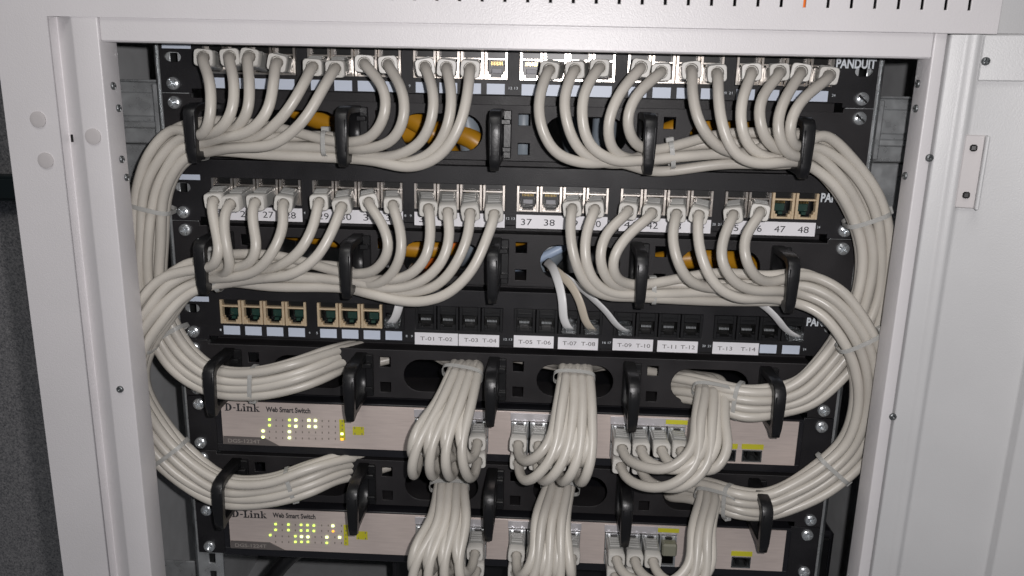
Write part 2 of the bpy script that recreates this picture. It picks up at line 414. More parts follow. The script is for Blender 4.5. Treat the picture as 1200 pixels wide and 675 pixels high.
FR = jack_frame('jack'); FRB = jack_frame('jack'); FK = jack_black('jack'); SK = socket_mesh(); CT = contacts_mesh(); CT_GLINT = boxes('contacts', [((-3.7 + 1.05 * k, 0.9, -2.0), (-2.95 + 1.05 * k, 3.2, -0.4)) for k in range(7)], 0.1); CT_GLINT.materials.append(M['zinc'])  # black-jack contacts: zinc bars enlarged and set forward to stand for glints
FR.materials.append(M['steel']); FRB.materials.append(M['brass']); FK.materials.append(M['plastic']); SK.materials.append(M['dark']); CT.materials.append(M['gold'])
GP = boxes('latch_tab', [((-3.4, 7.5, -4.6), (3.4, 9.5, 0.5)), ((-1.6, 4.4, -6.8), (1.6, 9, -4.6))], 0.2); GP.materials.append(M['green'])
GP2 = boxes('latch_tab', [((-3.4, 7.5, -4.6), (3.4, 9.5, -1.5))], 0.2); GP2.materials.append(M['dimprint'])

def ears(x0, x1, zb, zt, zb2, zt2, body):
    """outline of a 19 inch front with ears a little taller than the body between them"""
    return [(-x1, zb), (-body, zb), (-body, zb2), (body, zb2), (body, zb), (x1, zb), (x1, zt), (body, zt), (body, zt2), (-body, zt2), (-body, zt), (-x1, zt)]
def unit_screws(root, zb, rows=(6.35, 38.1), kind=None):
    for zz in rows:
        for sx in (-1, 1):
            s = link('screw', SCREW, 'chrome', root, rel(root, (sx * 232.55 + random.uniform(-.6, .6), -0.2, zb + zz)))
            s.rotation_euler = (0, random.uniform(0, 6.28), 0)
            if kind and sx == 1:
                s.data = SLOTTED; sl = link('screw_slit', SLIT, 'dark', s); s.rotation_euler = (0, math.radians(40), 0)
SLOTTED.materials.append(M['chrome'])
def patch_panel(zb, label, variant):
    root = empty('patch_bay', (0, 0, zb)); tag(root, label, 'patch panel', 'twenty-four port patch panels in the rack')
    ho = [rect(x - 7.9, x + 7.9, zb + 22.5 - 9.2, zb + 22.5 + 9.2) for x in JX]
    # neighbouring jacks share one opening per group of four
    ho = [rect(GX[g] - 8.0, GX[g] + 48.3 + 8.0, zb + 13.2, zb + 31.8) for g in range(6)]
    ho += [oval(sx * 232.2, zb + 24, 12, 7, 6) for sx in (-1, 1)]
    me = sheet('face_plate', ears(0, 241.3, zb + 0.6, zb + 44.0, zb + 3.6, zb + 43.6, 221), ho, 1.8, 0.3)
    f = link('face_plate', me, 'black', root); f.location = -root.location
    fl_ = link('flange_gap_backing', boxes('flange_gap_backing', [((-220, 1.9, zb + 3.7), (220, 30, zb + 5)), ((-220, 1.9, zb + 42.2), (220, 30, zb + 43.4)),
                                          ((-224, 1.9, zb + 4), (-221, 26, zb + 43)), ((221, 1.9, zb + 4), (224, 26, zb + 43)),
                                          ((-219, 15, zb + 5.2), (219, 17, zb + 42))], 0.2), 'black', root); fl_.location = -root.location  # black folds, put in so the gaps between units look dark
    ribs = boxes('divider', [((-0.25, -0.6, -9), (0.25, 1.8, 9))], 0.0)
    for i, x in enumerate(JX):
        black = variant == 3 and i >= 8
        m = FK if black else (FRB if variant == 3 else FR)
        if variant == 3 and i == 7: m = FK
        if variant == 2 and i in (22, 23): m = FRB
        j = link('jack', m, None, root, (x, 0, 22.5))
        link('socket', SK, None, j)
        c = link('contacts', CT_GLINT if m is FK else CT, None, j)
        if not black: link('latch_tab', GP if (variant == 3 or i in (22, 23)) else GP2, None, j)
    # labels
    y = -0.25
    lab = {}
    def label_strip(x0, x1, z0, z1, m):
        return link('label_strip', boxes('label_strip', [((x0, -0.55, zb + z0), (x1, 0.1, zb + z1))], 0.1), m, root, -Vector((0, 0, zb)))
    nums = []
    for g in range(6):
        gx = GX[g]
        if variant == 1:
            if g == 3:
                label_strip(gx - 6.2, gx + 54.5, 3.6, 11, 'bluelabel')
            else:
                for k in range(4): label_strip(gx + 16.1 * k - 6.2, gx + 16.1 * k + 6.0, 3.9, 10.9, 'bluelabel')
        elif variant == 2:
            s = label_strip(gx - 7.8, gx + 56.0, 1.6, 11.2, 'paper')
            text('numbers', [(str(25 + 4 * g + k), gx + 16.1 * k - 4.4, zb + 4.0, 4.5, 7.6) for k in range(4)], 'ink', s, -0.75)
        else:
            if g < 2:
                for k in range(4): label_strip(gx + 16.1 * k - 6.2, gx + 16.1 * k + 6.0, 4.9, 11.6, 'bluelabel')
            elif g == 5:
                s = label_strip(gx - 7.5, gx + 25.5, 2.6, 11.6, 'paper')
                text('lettering', [('T-13', gx - 4.0, zb + 5.6, 2.9, 10.5), ('T-14', gx + 12.6, zb + 5.6, 2.9, 10.5)], 'greyink', s, -0.75)
                label_strip(gx + 26.2, gx + 38.2, 4.4, 10.8, 'bluelabel'); label_strip(gx + 42.2, gx + 54.6, 4.4, 10.8, 'bluelabel')
            else:
                n = 1 + 4 * (g - 2); off = 0.0
                for h in range(2):
                    a = gx + 32.2 * h
                    s = label_strip(a - 7.6 - (0 if g > 2 else 0.6), a + 21.5 + (2.0 if (g == 2 and h == 0) else 0), 2.6 + random.uniform(-.5, .5), 11.4 + random.uniform(-.3, .3), 'paper')
                    text('lettering', [('T-%02d' % (n + 2 * h), a - 4.2, zb + 5.6, 2.9, 10.2), ('T-%02d' % (n + 2 * h + 1), a + 9.2, zb + 5.6, 2.9, 10.2)], 'greyink', s, -0.85)
        nums += [(str(4 * g + 1), gx - 10.6 - (0.4 if g > 1 else -1.4), zb + 7.4, 1.7, 2.3 if g > 2 else (1.2 if g < 3 else 2.3)), (str(4 * g + 4), gx + 57.0, zb + 7.4, 1.7, 2.3 if g > 1 else 1.2)]
    for it in nums: text('port_number', [it], 'print', root, -0.12).location = (0, 0, -zb * MM)
    lg = text('lettering', [('PANDUIT', 213.5, zb + 26.0, 5.8, 26)], 'print', root, -0.3, 0.035); lg.location = (0, 0, -zb * MM)
    st = link('white_sticker', boxes('white_sticker', [((-239, -0.4, zb + 29.4), (-219, 0.05, zb + 33.2))], 0.08), 'bluelabel', root, (0, 0, -zb))
    unit_screws(root, zb, (6.35,), variant == 1)
    return root
patch_panel(0, 'black patch panel with blank pale labels, just under the white header bar', 1)
patch_panel(-2 * U, 'black patch panel with white number strips 25 to 48 below its sockets', 2)
patch_panel(-4 * U, 'black patch panel with T-01 to T-14 labels and thin flat cords', 3)

RX = [-9 + 98.5 * (k - 2) for k in range(5)]
OX = [1.2 + 98.5 * (k - 1.5) for k in range(4)]
def ring_mesh():
    out = [(0, 16), (-30, 16), (-37, 14.5), (-40.5, 11), (-41, 2), (-40.8, -14), (-39.5, -20.5), (-37, -21), (-30, -19.0), (0, -16.5)]
    inn = [(-3, 12.6), (-29, 12.6), (-34, 11.4), (-36.6, 8.5), (-37, 2), (-36.6, -13), (-34, -15.5), (-3, -13.2)]
    me = sheet('cable_ring', out, [inn], 8.2, 0.8, 'yz')
    for v in me.vertices:                      # the front bar tapers towards its foot
        z = v.co.z / MM
        if z < -6 and v.co.y < -0.02: v.co.x *= 1 - 0.32 * min(1, (-6 - z) / 15)
    # base clip pressed on the plate, with its small latch
    bm = bmesh.new(); bm.from_mesh(me); bmesh.ops.scale(bm, vec=(1 / MM,) * 3, verts=bm.verts)
    bm_box(bm, (-4.6, -3.2, -16.5), (9.0, -0.1, 16), 0.6); bm_box(bm, (2, -7, 6.5), (8.5, -3, 10), 0.5); bm_box(bm, (3, -6, -12), (9, -3, -8.5), 0.5)
    bm_box(bm, (-3.2, -41.9, -12), (-2.0, -40.4, 9), 0.5); bm_box(bm, (2.0, -41.9, -12), (3.2, -40.4, 9), 0.5)
    me2 = bm_mesh('cable_ring', bm, False); bpy.data.meshes.remove(me)
    me2.materials.append(M['plastic']); return me2
RING = ring_mesh()
def cable_manager(zb, label, nscr=(6.35, 38.1), kind=None):
    root = empty('cable_manager', (0, 0, zb)); tag(root, label, 'cable manager', 'one-unit cable managers with black rings')
    c = zb + 22.2
    ho = [oval(x, c, 57, 25.5) for x in OX]
    for x in [RX[k] + 17.6 for k in range(5)]:
        if x < 200: ho += [rect(x - 4.3, x + 4.3, c + 5.6, c + 14), rect(x - 4.3, x + 4.3, c - 14.2, c - 5.8)]
    me = sheet('face_plate', ears(0, 241.3, zb + 0.5, zb + 43.9, zb + 4.2, zb + 41.2, 222), ho, 1.8, 0.3)
    f = link('face_plate', me, 'black2', root, (0, 0, -zb))
    link('flange_gap_backing', boxes('flange_gap_backing', [((-221, 1.9, zb + 4.4), (221, 40, zb + 5.8)), ((-221, 16.0, zb - 3.4), (221, 17.5, zb + 4.3)), ((-221, 1.9, zb + 39.7), (221, 40, zb + 41.1)), ((-221, 16.0, zb + 41.0), (221, 17.5, zb + 48.0))], 0.2), 'black2', root, (0, 0, -zb))  # includes black strips added behind the gaps to keep them dark
    for x in RX: link('cable_ring', RING, None, root, rel(root, (x, 0, c)))
    unit_screws(root, zb, nscr, kind)
    return root
cable_manager(-1 * U, 'black cable manager between the blank-label panel and the numbered panel', (6.35, 38.1), True)
cable_manager(-3 * U, 'black cable manager just under the panel numbered 25 to 48')
cable_manager(-5 * U, 'black cable manager just under the panel labelled T-01 to T-14')
cable_manager(-7 * U, 'black cable manager between the two silver switches')

# switches --------------------------------------------------------------
PC = [[-61.0 + 13.95 * k for k in range(4)], [11.0 + 13.95 * k for k in range(4)], [85.0 + 13.8 * k for k in range(4)]]
ROWZ = (28.6, 14.8)                    # two rows of ports above the unit's bottom edge
PORT = boxes('port', [((-6.4, -5.6, -6.0), (-5.0, 2, 6.0)), ((5.0, -5.6, -6.0), (6.4, 2, 6.0)), ((-5.1, -5.6, 4.9), (5.1, 2, 6.0)), ((-5.1, -5.6, -6.0), (5.1, 2, -5.0))], 0.15)
PORT.materials.append(M['zinc'])
PIN = boxes('port_inside', [((-5, 7, -5), (5, 9, 5)), ((-5.9, -3, -5.6), (-4.9, 9, 5.6)), ((4.9, -3, -5.6), (5.9, 9, 5.6)), ((-5, -3, 4.6), (5, 9, 5.6)), ((-5, -3, -5.6), (5, 9, -4.6)), ((-3, -4.6, 3.0), (3, -1, 4.9))], 0)
PIN.materials.append(M['dark'])
PSP = boxes('port_spring', [((-4.9, -7.2, 3.9), (-2.5, -5.0, 6.3)), ((2.5, -7.2, 3.9), (4.9, -5.0, 6.3))], 0.4); PSP.materials.append(M['chrome'])
PNT = boxes('port_notch', [((-2.4, -7.6, 3.2), (2.4, -5.0, 6.1))], 0.3); PNT.materials.append(M['dark'])
def switch(zb, label, lit, amber, ys, org, sq, yz, tx):
    root = empty('network_switch', (0, 0, zb)); tag(root, label, 'switch', 'silver network switches in the rack')
    o = link('chassis', boxes('chassis', [((-219, 12, zb + 1), (219, 230, zb + 43)), ((-219.5, -2.4, zb + 0.7), (219.5, 10, zb + 7.3)), ((-219.5, -2.4, zb + 42.0), (219.5, 10, zb + 43.6)),
            ((-219.5, -2.4, zb + 7.2), (-214.5, 10, zb + 42.1)), ((215.5, -2.4, zb + 7.2), (219.5, 10, zb + 42.1))], 0.5), 'bezel', root, (0, 0, -zb))
    for sx in (-1, 1):
        xs = sorted((sx * 220.2, sx * 241.3))
        link('ear', sheet('ear', rect(xs[0], xs[1], zb + 0.6, zb + 43.9), [], 1.8, 0.3), 'black', root, (0, 0, -zb))
    ho = []
    for g in range(3):
        ho.append(rect(PC[g][0] - 6.9, PC[g][3] + 6.9, zb + ROWZ[1] - 6.4, zb + ROWZ[0] + 6.4))
    sfp = [(164.5, 13.6), (183.5, 13.8)] if zb > -300 else [(183.5, 13.8)]
    for x, z in sfp: ho.append(rect(x - 7.2, x + 7.2, zb + z - 4.6, zb + z + 4.6))
    link('front_plate', sheet('front_plate', rect(-214.3, 215.3, zb + 7.4, zb + 41.9), ho, 2.0, 0.3, front=-3.0), 'face', root, (0, 0, -zb))
    for g in range(3):
        pf = link('port_block_trim', boxes('port_block_trim', [((PC[g][0] - 7.2, -3.5, zb + ROWZ[0] + 6.5), (PC[g][3] + 7.2, -2.9, zb + ROWZ[0] + 12.6))], 0.15), 'trim', root, (0, 0, -zb))
        for r in range(2):
            for k in range(4):
                p = link('port', PORT, None, root, (PC[g][k], 0, ROWZ[r])); link('port_inside', PIN, None, p)
                if r == 0: link('port_spring', PSP, None, p); link('port_notch', PNT, None, p)
    link('yellow_label', boxes('yellow_label', [((PC[2][3] - 8, -3.9, zb + 37.0), (PC[2][3] + 8, -3.4, zb + 40.4))], 0.1), 'yellow', root, (0, 0, -zb))
    for x, z in sfp:
        s = link('module_slot', boxes('module_slot', [((x - 7.2, -3.6, zb + z + 3.9), (x + 7.2, 6, zb + z + 4.7)), ((x - 7.2, -3.6, zb + z - 4.7), (x + 7.2, 6, zb + z - 3.9)),
               ((x - 7.3, -3.6, zb + z - 4.6), (x - 6.5, 6, zb + z + 4.6)), ((x + 6.5, -3.6, zb + z - 4.6), (x + 7.3, 6, zb + z + 4.6))], 0.1), 'zincdark', root, (0, 0, -zb))
        link('slot_inside', boxes('slot_inside', [((x - 7, 6, zb + z - 4.4), (x + 7, 8, zb + z + 4.4)), ((x - 3, -1, zb + z - 3.4), (x - 1, 6, zb + z + 2)), ((x + 3.5, -2, zb + z - 3.4), (x + 5, 6, zb + z))], 0), 'dark', s)
        link('yellow_label', boxes('yellow_label', [((x - 8, -3.5, zb + z + 5.4), (x + 8, -2.9, zb + z + 9.4))], 0.1), 'yellow', root, (0, 0, -zb))
    if zb < -300: link('port_cover', boxes('port_cover', [((PC[2][3] - 5.6, -15, zb + ROWZ[0] - 5.6), (PC[2][3] + 5.6, -5, zb + ROWZ[0] + 4.6))], 1.2), 'olive', root, (0, 0, -zb))
    Y = -3.2
    # maker's lettering with slab serifs, drawn as bold strokes
    def q(px, py): v = P(org[0] + px / 6.0, org[1] + py / 6.0, Y); return v.x, v.z - zb
    x0, z0 = q(*tx[0]); x1, _ = q(*tx[1]); 
    wd = x1 - x0; h = 6.0
    bm = bmesh.new()
    def bar(a, b, c, d): bm_box(bm, (x0 + a * wd, Y - 0.1, z0 + b * h), (x0 + c * wd, Y, z0 + d * h))
    # D
    bar(0.00, 0, 0.10, 0.09); bar(0.00, 0.91, 0.10, 1.0); bar(0.03, 0, 0.075, 1.0)
    for k in range(10):
        a0 = -math.pi / 2 + math.pi * k / 10; a1 = -math.pi / 2 + math.pi * (k + 1) / 10
        ri = (0.055, 0.40); ro = (0.118, 0.5)
        pts = [(0.085 + r[0] * math.cos(a), 0.5 + r[1] * math.sin(a)) for r, a in ((ri, a0), (ro, a0), (ro, a1), (ri, a1))]
        vs = [bm.verts.new((x0 + a * wd, Y - 0.1, z0 + b * h)) for a, b in pts]; bm.faces.new(vs)
    bar(0.235, 0.36, 0.315, 0.50)
    bar(0.33, 0, 0.47, 0.09); bar(0.33, 0.91, 0.45, 1.0); bar(0.365, 0, 0.415, 1.0); bar(0.43, 0, 0.495, 0.10); bar(0.465, 0, 0.495, 0.34)   # L
    bar(0.515, 0, 0.605, 0.09); bar(0.54, 0, 0.585, 0.66); bar(0.515, 0.58, 0.58, 0.67); bar(0.537, 0.80, 0.588, 1.0)             # i
    bar(0.62, 0, 0.71, 0.09); bar(0.645, 0, 0.69, 0.66); bar(0.62, 0.58, 0.68, 0.67); bar(0.69, 0.52, 0.77, 0.67); bar(0.745, 0, 0.79, 0.60); bar(0.725, 0, 0.815, 0.09)   # n
    bar(0.825, 0, 0.91, 0.09); bar(0.845, 0, 0.89, 1.0); bar(0.825, 0.91, 0.88, 1.0)                                               # k
    for sgn, zz in ((1, 0.36), (-1, 0.36)):
        pts = [(0.885, zz - 0.03), (0.885, zz + 0.12), (0.965, 0.66 if sgn > 0 else 0.0), (0.925, 0.66 if sgn > 0 else 0.0)] if sgn > 0 else [(0.895, 0.36), (0.93, 0.42), (1.0, 0.0), (0.945, 0.0)]
        vs = [bm.verts.new((x0 + a * wd, Y - 0.1, z0 + b * h)) for a, b in pts]; bm.faces.new(vs)
    bar(0.92, 0.58, 0.985, 0.67); bar(0.93, 0, 1.005, 0.09)
    me = bm_mesh('lettering', bm); link('lettering', me, 'ink', root)
    xa, za = q(*tx[2]); xb, _ = q(*tx[3])
    text('lettering', [('Web Smart Switch', xa, za, 4.0, xb - xa)], 'ink', root, Y - 0.05, 0.03)
    # dark tab with the model lettering, along the lower edge
    link('name_tab', sheet('name_tab', [(-213.8, zb + 7.5), (-172, zb + 7.5), (-183, zb + 13.6), (-213.8, zb + 13.6)], [], 0.8, 0.2, front=-3.7), 'tab', root, (0, 0, -zb))
    text('lettering', [('DGS-1224T', -210.5, 9.0, 3.0, 25)], 'tabink', root, -3.85, 0.02)
    # indicator matrix
    cols = [395 + 46.3 * k for k in range(12)]
    off = org[2]
    LEDM = boxes('indicator', [((-0.85, -0.5, -0.75), (0.85, 0, 0.75))], 0.15)
    litset = []
    for i, (a, b, big) in enumerate(lit):
        xx, zz = q(a, b); me = LEDM.copy(); me.materials.append(M['leda' if (i in amber) else ('ledw' if big else 'ledg')])
        o = link('indicator', me, None, root, (xx, Y, zz)); o.scale = (1.25 if big else 1.0, 1, 1.25 if big else 1.0)
        litset.append((a, b))
    OFF = boxes('indicator', [((-0.35, -0.12, -0.75), (0.35, 0, 0.75))], 0.0); OFF.materials.append(M['ledoff'])
    for r, zz0 in enumerate(ys):
        for k in range(12):
            a = cols[k] + off - (45 if r > 1 else 0); b = zz0 + 1.0 * k * 0.8
            if r > 1 : a += 45
            if any(abs(a - la) < 24 and abs(b - lb) < 18 for la, lb in litset): continue
            if a > yz[0] - 8: continue
            xx, zz = q(a, b); link('indicator', OFF, None, root, (xx, Y, zz))
    xa, za = q(yz[0], yz[1]); xb, zb2 = q(yz[2], yz[3])
    link('yellow_label', boxes('yellow_label', [((xa, Y - 0.1, za), (xb, Y + 0.1, zb2))], 0), 'yellow', root)
    xa, za = q(sq[0], sq[1]); xb, zb2 = q(sq[2], sq[3])
    s = link('yellow_label', boxes('yellow_label', [((xa, Y - 0.1, za), (xb, Y + 0.1, zb2))], 0), 'yellow', root)
    for fx in (0.18, 0.82):
        for fz in (0.15, 0.85): link('indicator', OFF, None, root, (xa + (xb - xa) * fx, Y - 0.1, za + (zb2 - za) * fz))
    for k in range(5):
        xx, zz = q((yz[0] + yz[2]) / 2, yz[1] + (yz[3] - yz[1]) * (0.08 + 0.2 * k)); link('indicator', OFF, None, root, (xx, Y - 0.12, zz))
    unit_screws(root, zb)
    return root
L1 = [(395,160,0),(395,200,0),(350,240,1),(350,285,1),(535,163,0),(535,203,0),(580,163,1),(580,207,1),(535,245,1),(535,288,1),(672,165,1),(672,208,1),(718,167,1),(718,210,1),(905,260,1),(905,298,1)]
L2 = [(438,145,0),(438,185,0),(400,222,0),(528,148,0),(528,187,0),(617,150,0),(617,190,0),(662,152,0),(662,190,0),(707,155,0),(707,193,0),(577,230,0),(577,270,0),(620,233,1),(620,270,0),(665,235,1),(665,270,0),(840,157,1),(842,195,0),(798,237,1),(798,277,0),(888,238,1)]
switch(-6 * U, 'silver network switch with green indicators, directly under the T-labelled panel\'s manager', L1, {15}, (163, 203, 245, 288), (250, 465, 0), (980, 210, 1060, 270), (885, 160, 928, 305),
       ((82, 97), (325, 100), (370, 104), (682, 104)))
switch(-8 * U, 'lowest silver network switch, above the dark space at the cabinet\'s bottom', L2, {18}, (148, 187, 230, 270), (250, 590, 43), (1005, 195, 1085, 255), (915, 150, 950, 295),
       ((132, 95), (375, 95), (418, 97), (718, 97)))

# ------------------------------------------------------------------ patch cables
RC = 3.5; PITCH = 6.75
def plug_mesh():
    bm = bmesh.new()
    bm_box(bm, (-5.9, -20, -5.6), (5.9, 3, 4.2), 0.8, 2)
    for v in bm.verts:
        if v.co.y < -15: v.co.z = v.co.z * 0.94 - 0.2; v.co.x *= 0.97
    bm_box(bm, (-4.6, -15, 3.8), (4.6, -2, 5.4), 0.6)              # raised latch guard
    for k in range(3): bm_box(bm, (-4.2, -13 + 3.2 * k, 5.2), (4.2, -11.8 + 3.2 * k, 5.8), 0.2)
    return bm_mesh('plug', bm)
def boot_mesh():
    bm = bmesh.new(); seg = 24
    def ring(y, f): return [bm.verts.new(f(2 * math.pi * k / seg) [:1] + (y,) + f(2 * math.pi * k / seg)[1:]) for k in range(seg)]
    def sq(rx, rz, e=5.0): return lambda a: (rx * math.copysign(abs(math.cos(a)) ** (2 / e), math.cos(a)), rz * math.copysign(abs(math.sin(a)) ** (2 / e), math.sin(a)) - 0.4)
    def ci(r): return lambda a: (r * math.cos(a), r * math.sin(a) - 0.3)
    rs = [ring(-18.2, sq(6.0, 5.3)), ring(-24.4, sq(6.3, 5.6)), ring(-25.2, sq(5.9, 5.2)), ring(-25.2, ci(4.3)), ring(-22.0, ci(3.9)), ring(-21.5, ci(0.5))]
    for a, b in zip(rs, rs[1:]):
        for k in range(seg): bm.faces.new((a[k], a[(k + 1) % seg], b[(k + 1) % seg], b[k]))
    return bm_mesh('boot', bm, True, 40)
PLUG = plug_mesh(); PLUG.materials.append(M['hood']); BOOT = boot_mesh(); BOOT.materials.append(M['boot'])
def add_plug(cable, port, end, roll=0.0, flip=False):
    d = (Vector(end) - Vector(port)).normalized()
    o = link('plug', PLUG, None, cable, port)
    qn = Vector((0, -1, 0)).rotation_difference(d); o.rotation_mode = 'QUATERNION'
    from mathutils import Quaternion
    o.rotation_quaternion = qn @ Quaternion((0, 1, 0), roll)
    link('boot', BOOT, None, o)
    return o
# traced drops, pixel positions of boot end and of the cable below it
DROP1L = {
 1: [(239,67),(245.5,93),(247,131),(243,152),(233,160)], 2: [(269.5,66.5),(274,93),(272,131),(261,150),(245,157)],
 3: [(293,66.5),(292,93),(291,128),(281,147),(258,156)], 4: [(325,73),(321,93),(313.6,131),(291,155),(260,161)],
 5: [(366.5,78),(356,98),(336,131),(308.5,157),(271,166)], 6: [(393,80),(379,103),(356,141),(321,169),(273,173)],
 7: [(427,74),(449.6,103),(452,131),(437,159),(404,167)], 8: [(454.6,75),(470.5,103),(474,136),(460.5,164),(425,175)],
 9: [(498,78),(507,103),(507,136),(493,167),(456,184),(415,179)], 10: [(523.4,79),(528.5,103),(526,143),(508,177),(473,191),(425,183)],
 11: [(551,80),(548.6,105.6),(538.5,148),(516,182),(482,196),(436,188)]}
DROP1R = {
 14: [(644,81.6),(632.7,110.6),(632.7,143),(650,178),(683,191),(725,190)], 15: [(674,81.6),(661.7,110.6),(664,143),(678,175),(708,191),(745,190)],
 16: [(703,79),(685.6,105.6),(682,138),(690.7,170),(718,188),(750,188)], 17: [(751,79),(728.5,105.6),(713,143),(717,175),(741,187)],
 18: [(775,84),(748.6,108),(734.8,138),(741,165),(763,176)], 19: [(810,81.6),(811.6,110.6),(819,143),(839,170),(872,180)],
 20: [(840,85.4),(841.6,110.6),(846.6,148),(863,182),(890,192),(924,189)], 21: [(880.6,84),(870.5,113),(868,143),(875.6,170),(895.7,184),(924,184)],
 22: [(913,84),(893,113),(889.4,138),(898,165),(916,177)], 23: [(938.5,84),(919.6,115.6),(911,146),(918.4,175),(935,185)],
 24: [(971,88),(941,115.6),(926,143),(926,163),(934,174)]}
DROP2L = {
 25: [(250.6,235),(252,265.6),(257,294),(252,310),(240,314)], 26: [(271,238),(262,258),(265.7,291),(270,313),(258,324)],
 27: [(300,236.6),(296,260.5),(301,289),(296,306),(276,314)], 28: [(332.5,238),(332.5,263),(321,293),(301,317),(271,325)],
 29: [(374,236.6),(368,263),(354,291),(331,310),(300,317)], 30: [(400.5,241.6),(391.7,265.6),(371.5,301),(341,322),(306,326)],
 31: [(432,236.6),(447,260.5),(456,291),(442,315),(414,321)], 32: [(460.5,240),(469,268),(470.5,296),(456.7,324),(430,334)],
 33: [(502,244),(504.5,270.6),(501,298),(480.6,322),(448,328)], 34: [(524.7,248),(527,275.6),(518.4,306),(493,330),(455,338),(420,331)],
 35: [(551,249),(548.6,275.6),(533.5,311),(511,335),(475,343),(430,337)], 36: [(579,250.5),(571,278),(553.6,316),(523.4,345),(486,354),(436,345)]}
DROP2R = {
 39: [(670.5,244),(668,270.6),(673,303),(685.6,332),(708,346),(742,348)], 40: [(697,245),(687,273),(685.6,301),(695.7,330),(715,343),(748,345)],
 41: [(736,246.7),(711,273),(703,301),(711,327),(733,339)], 42: [(763.7,249),(736,275.6),(718.4,303),(721,325),(743,334)],
 43: [(792.7,250.5),(787.7,275.6),(792.7,303),(806.5,328),(830,337)], 44: [(819,251.7),(818,280.7),(825.4,311),(841.8,338),(868,350),(897,349)],
 45: [(859,251.7),(848,278),(845,303),(858,328),(880.6,340),(912,341)], 46: [(890.7,248),(873,278),(873,301),(883,322),(901,331)]}
SA = [(395,168,-20),(310,166,-20),(240,161,-20),(216,166,-20),(197,187,-19),(181,222,-17),(175,280,-15),(175,335,-13),(191,381,-12),(214,419,-16),(250,444,-20),(300,449,-20),(350,438,-15),(384,425,-2),(410,416,13),(440,412,30)]
SB = [(405,322,-20),(320,319,-21),(258,316,-20),(236,320,-22),(206,335,-27),(184,360,-31),(157,402,-29),(150,450,-24),(177,503,-19),(216,547,-19),(263,574,-20),(318,574,-20),(364,561,-14),(396,549,-2),(422,541,13),(450,537,30)]
SC = [(765,184,-20),(850,173,-20),(925,176,-20),(952,175,-20),(986,202,-19),(1012,243,-17),(1024,292,-15),(1019,345,-13),(1002,387,-12),(972,428,-15),(940,458,-19),(912,468,-20),(872,470,-20),(836,460,-9),(806,452,6),(776,449,22)]
SD = [(755,342,-20),(840,339,-20),(905,339,-20),(938,338,-20),(970,352,-26),(1000,385,-31),(1018,430,-28),(1018,480,-22),(1001,526,-19),(962,561,-19),(930,580,-20),(898,592,-20),(862,590,-20),(832,580,-8),(803,572,8),(776,569,22)]
# place of each cable in its bundle's cross-section: (across, into depth)
def slots_for(order, rows=4):
    d = {}
    for i, p in enumerate(order):
        d[p] = ((1.5 - i % rows) * PITCH, (-1 + i // rows) * PITCH * 0.93)
    return d
SL = {}
SL.update(slots_for([1, 2, 4, 6, 3, 5, 8, 11, 7, 9, 10])); SL.update(slots_for([25, 27, 28, 30, 26, 29, 33, 36, 31, 32, 34, 35]))
SL.update(slots_for([24, 22, 23, 20, 19, 21, 16, 14, 18, 17, 15])); SL.update(slots_for([46, 43, 45, 44, 42, 41, 40, 39]))
for p in (39, 40, 41, 42, 43, 44, 45, 46): SL[p] = (SL[p][0], SL[p][1] + PITCH * 0.45)
# switch ends: hole, hanging point, cables per group  (unit zb, group)
HOLE = {(1,0): ((543,435,-13),(529,474,-40)), (1,1): ((673,440,-13),(671,480,-40)), (1,2): ((836,456,-15),(833,494,-42)),
        (2,0): ((527,567,-13),(524,610,-40)), (2,1): ((657,567,-13),(647,610,-40)), (2,2): ((838,580,-15),(830,622,-42))}
assign = {}
def give(sw, g, ports, spots):
    for p, s in zip(ports, spots): assign[p] = (sw, g, s)
top4 = [(c, 0) for c in range(4)]; bot4 = [(c, 1) for c in range(4)]
give(1, 0, [1, 2, 3, 4, 5, 6, 7, 8], top4 + bot4); give(1, 1, [9, 10, 11, 14, 15, 16, 17, 18], top4 + bot4); give(1, 2, [19, 20, 21, 22, 23, 24], top4 + bot4[:2])
give(2, 0, [25, 26, 27, 28, 29, 30, 31, 32], top4 + bot4); give(2, 1, [33, 34, 35, 36, 39, 40, 41], top4 + bot4[:3]); give(2, 2, [42, 43, 44, 45, 46], top4[:3] + bot4[:2])
def frame_path(stations, sgn):
    cs = [P(*s) for s in stations]; fr = []
    for i in range(len(cs)):
        t = cs[min(i + 1, len(cs) - 1)] - cs[max(i - 1, 0)]; t.y = 0; t.normalize()
        fr.append((cs[i], Vector((t.z, 0, -t.x)) * sgn))
    return fr
FRM = {'A': frame_path(SA, 1), 'B': frame_path(SB, 1), 'C': frame_path(SC, -1), 'D': frame_path(SD, -1)}
STN = {'A': SA, 'B': SB, 'C': SC, 'D': SD}
DEPTH = {5: (-24, -37, -43, -40, -31), 6: (-24, -37, -43, -42, -37, -30)}
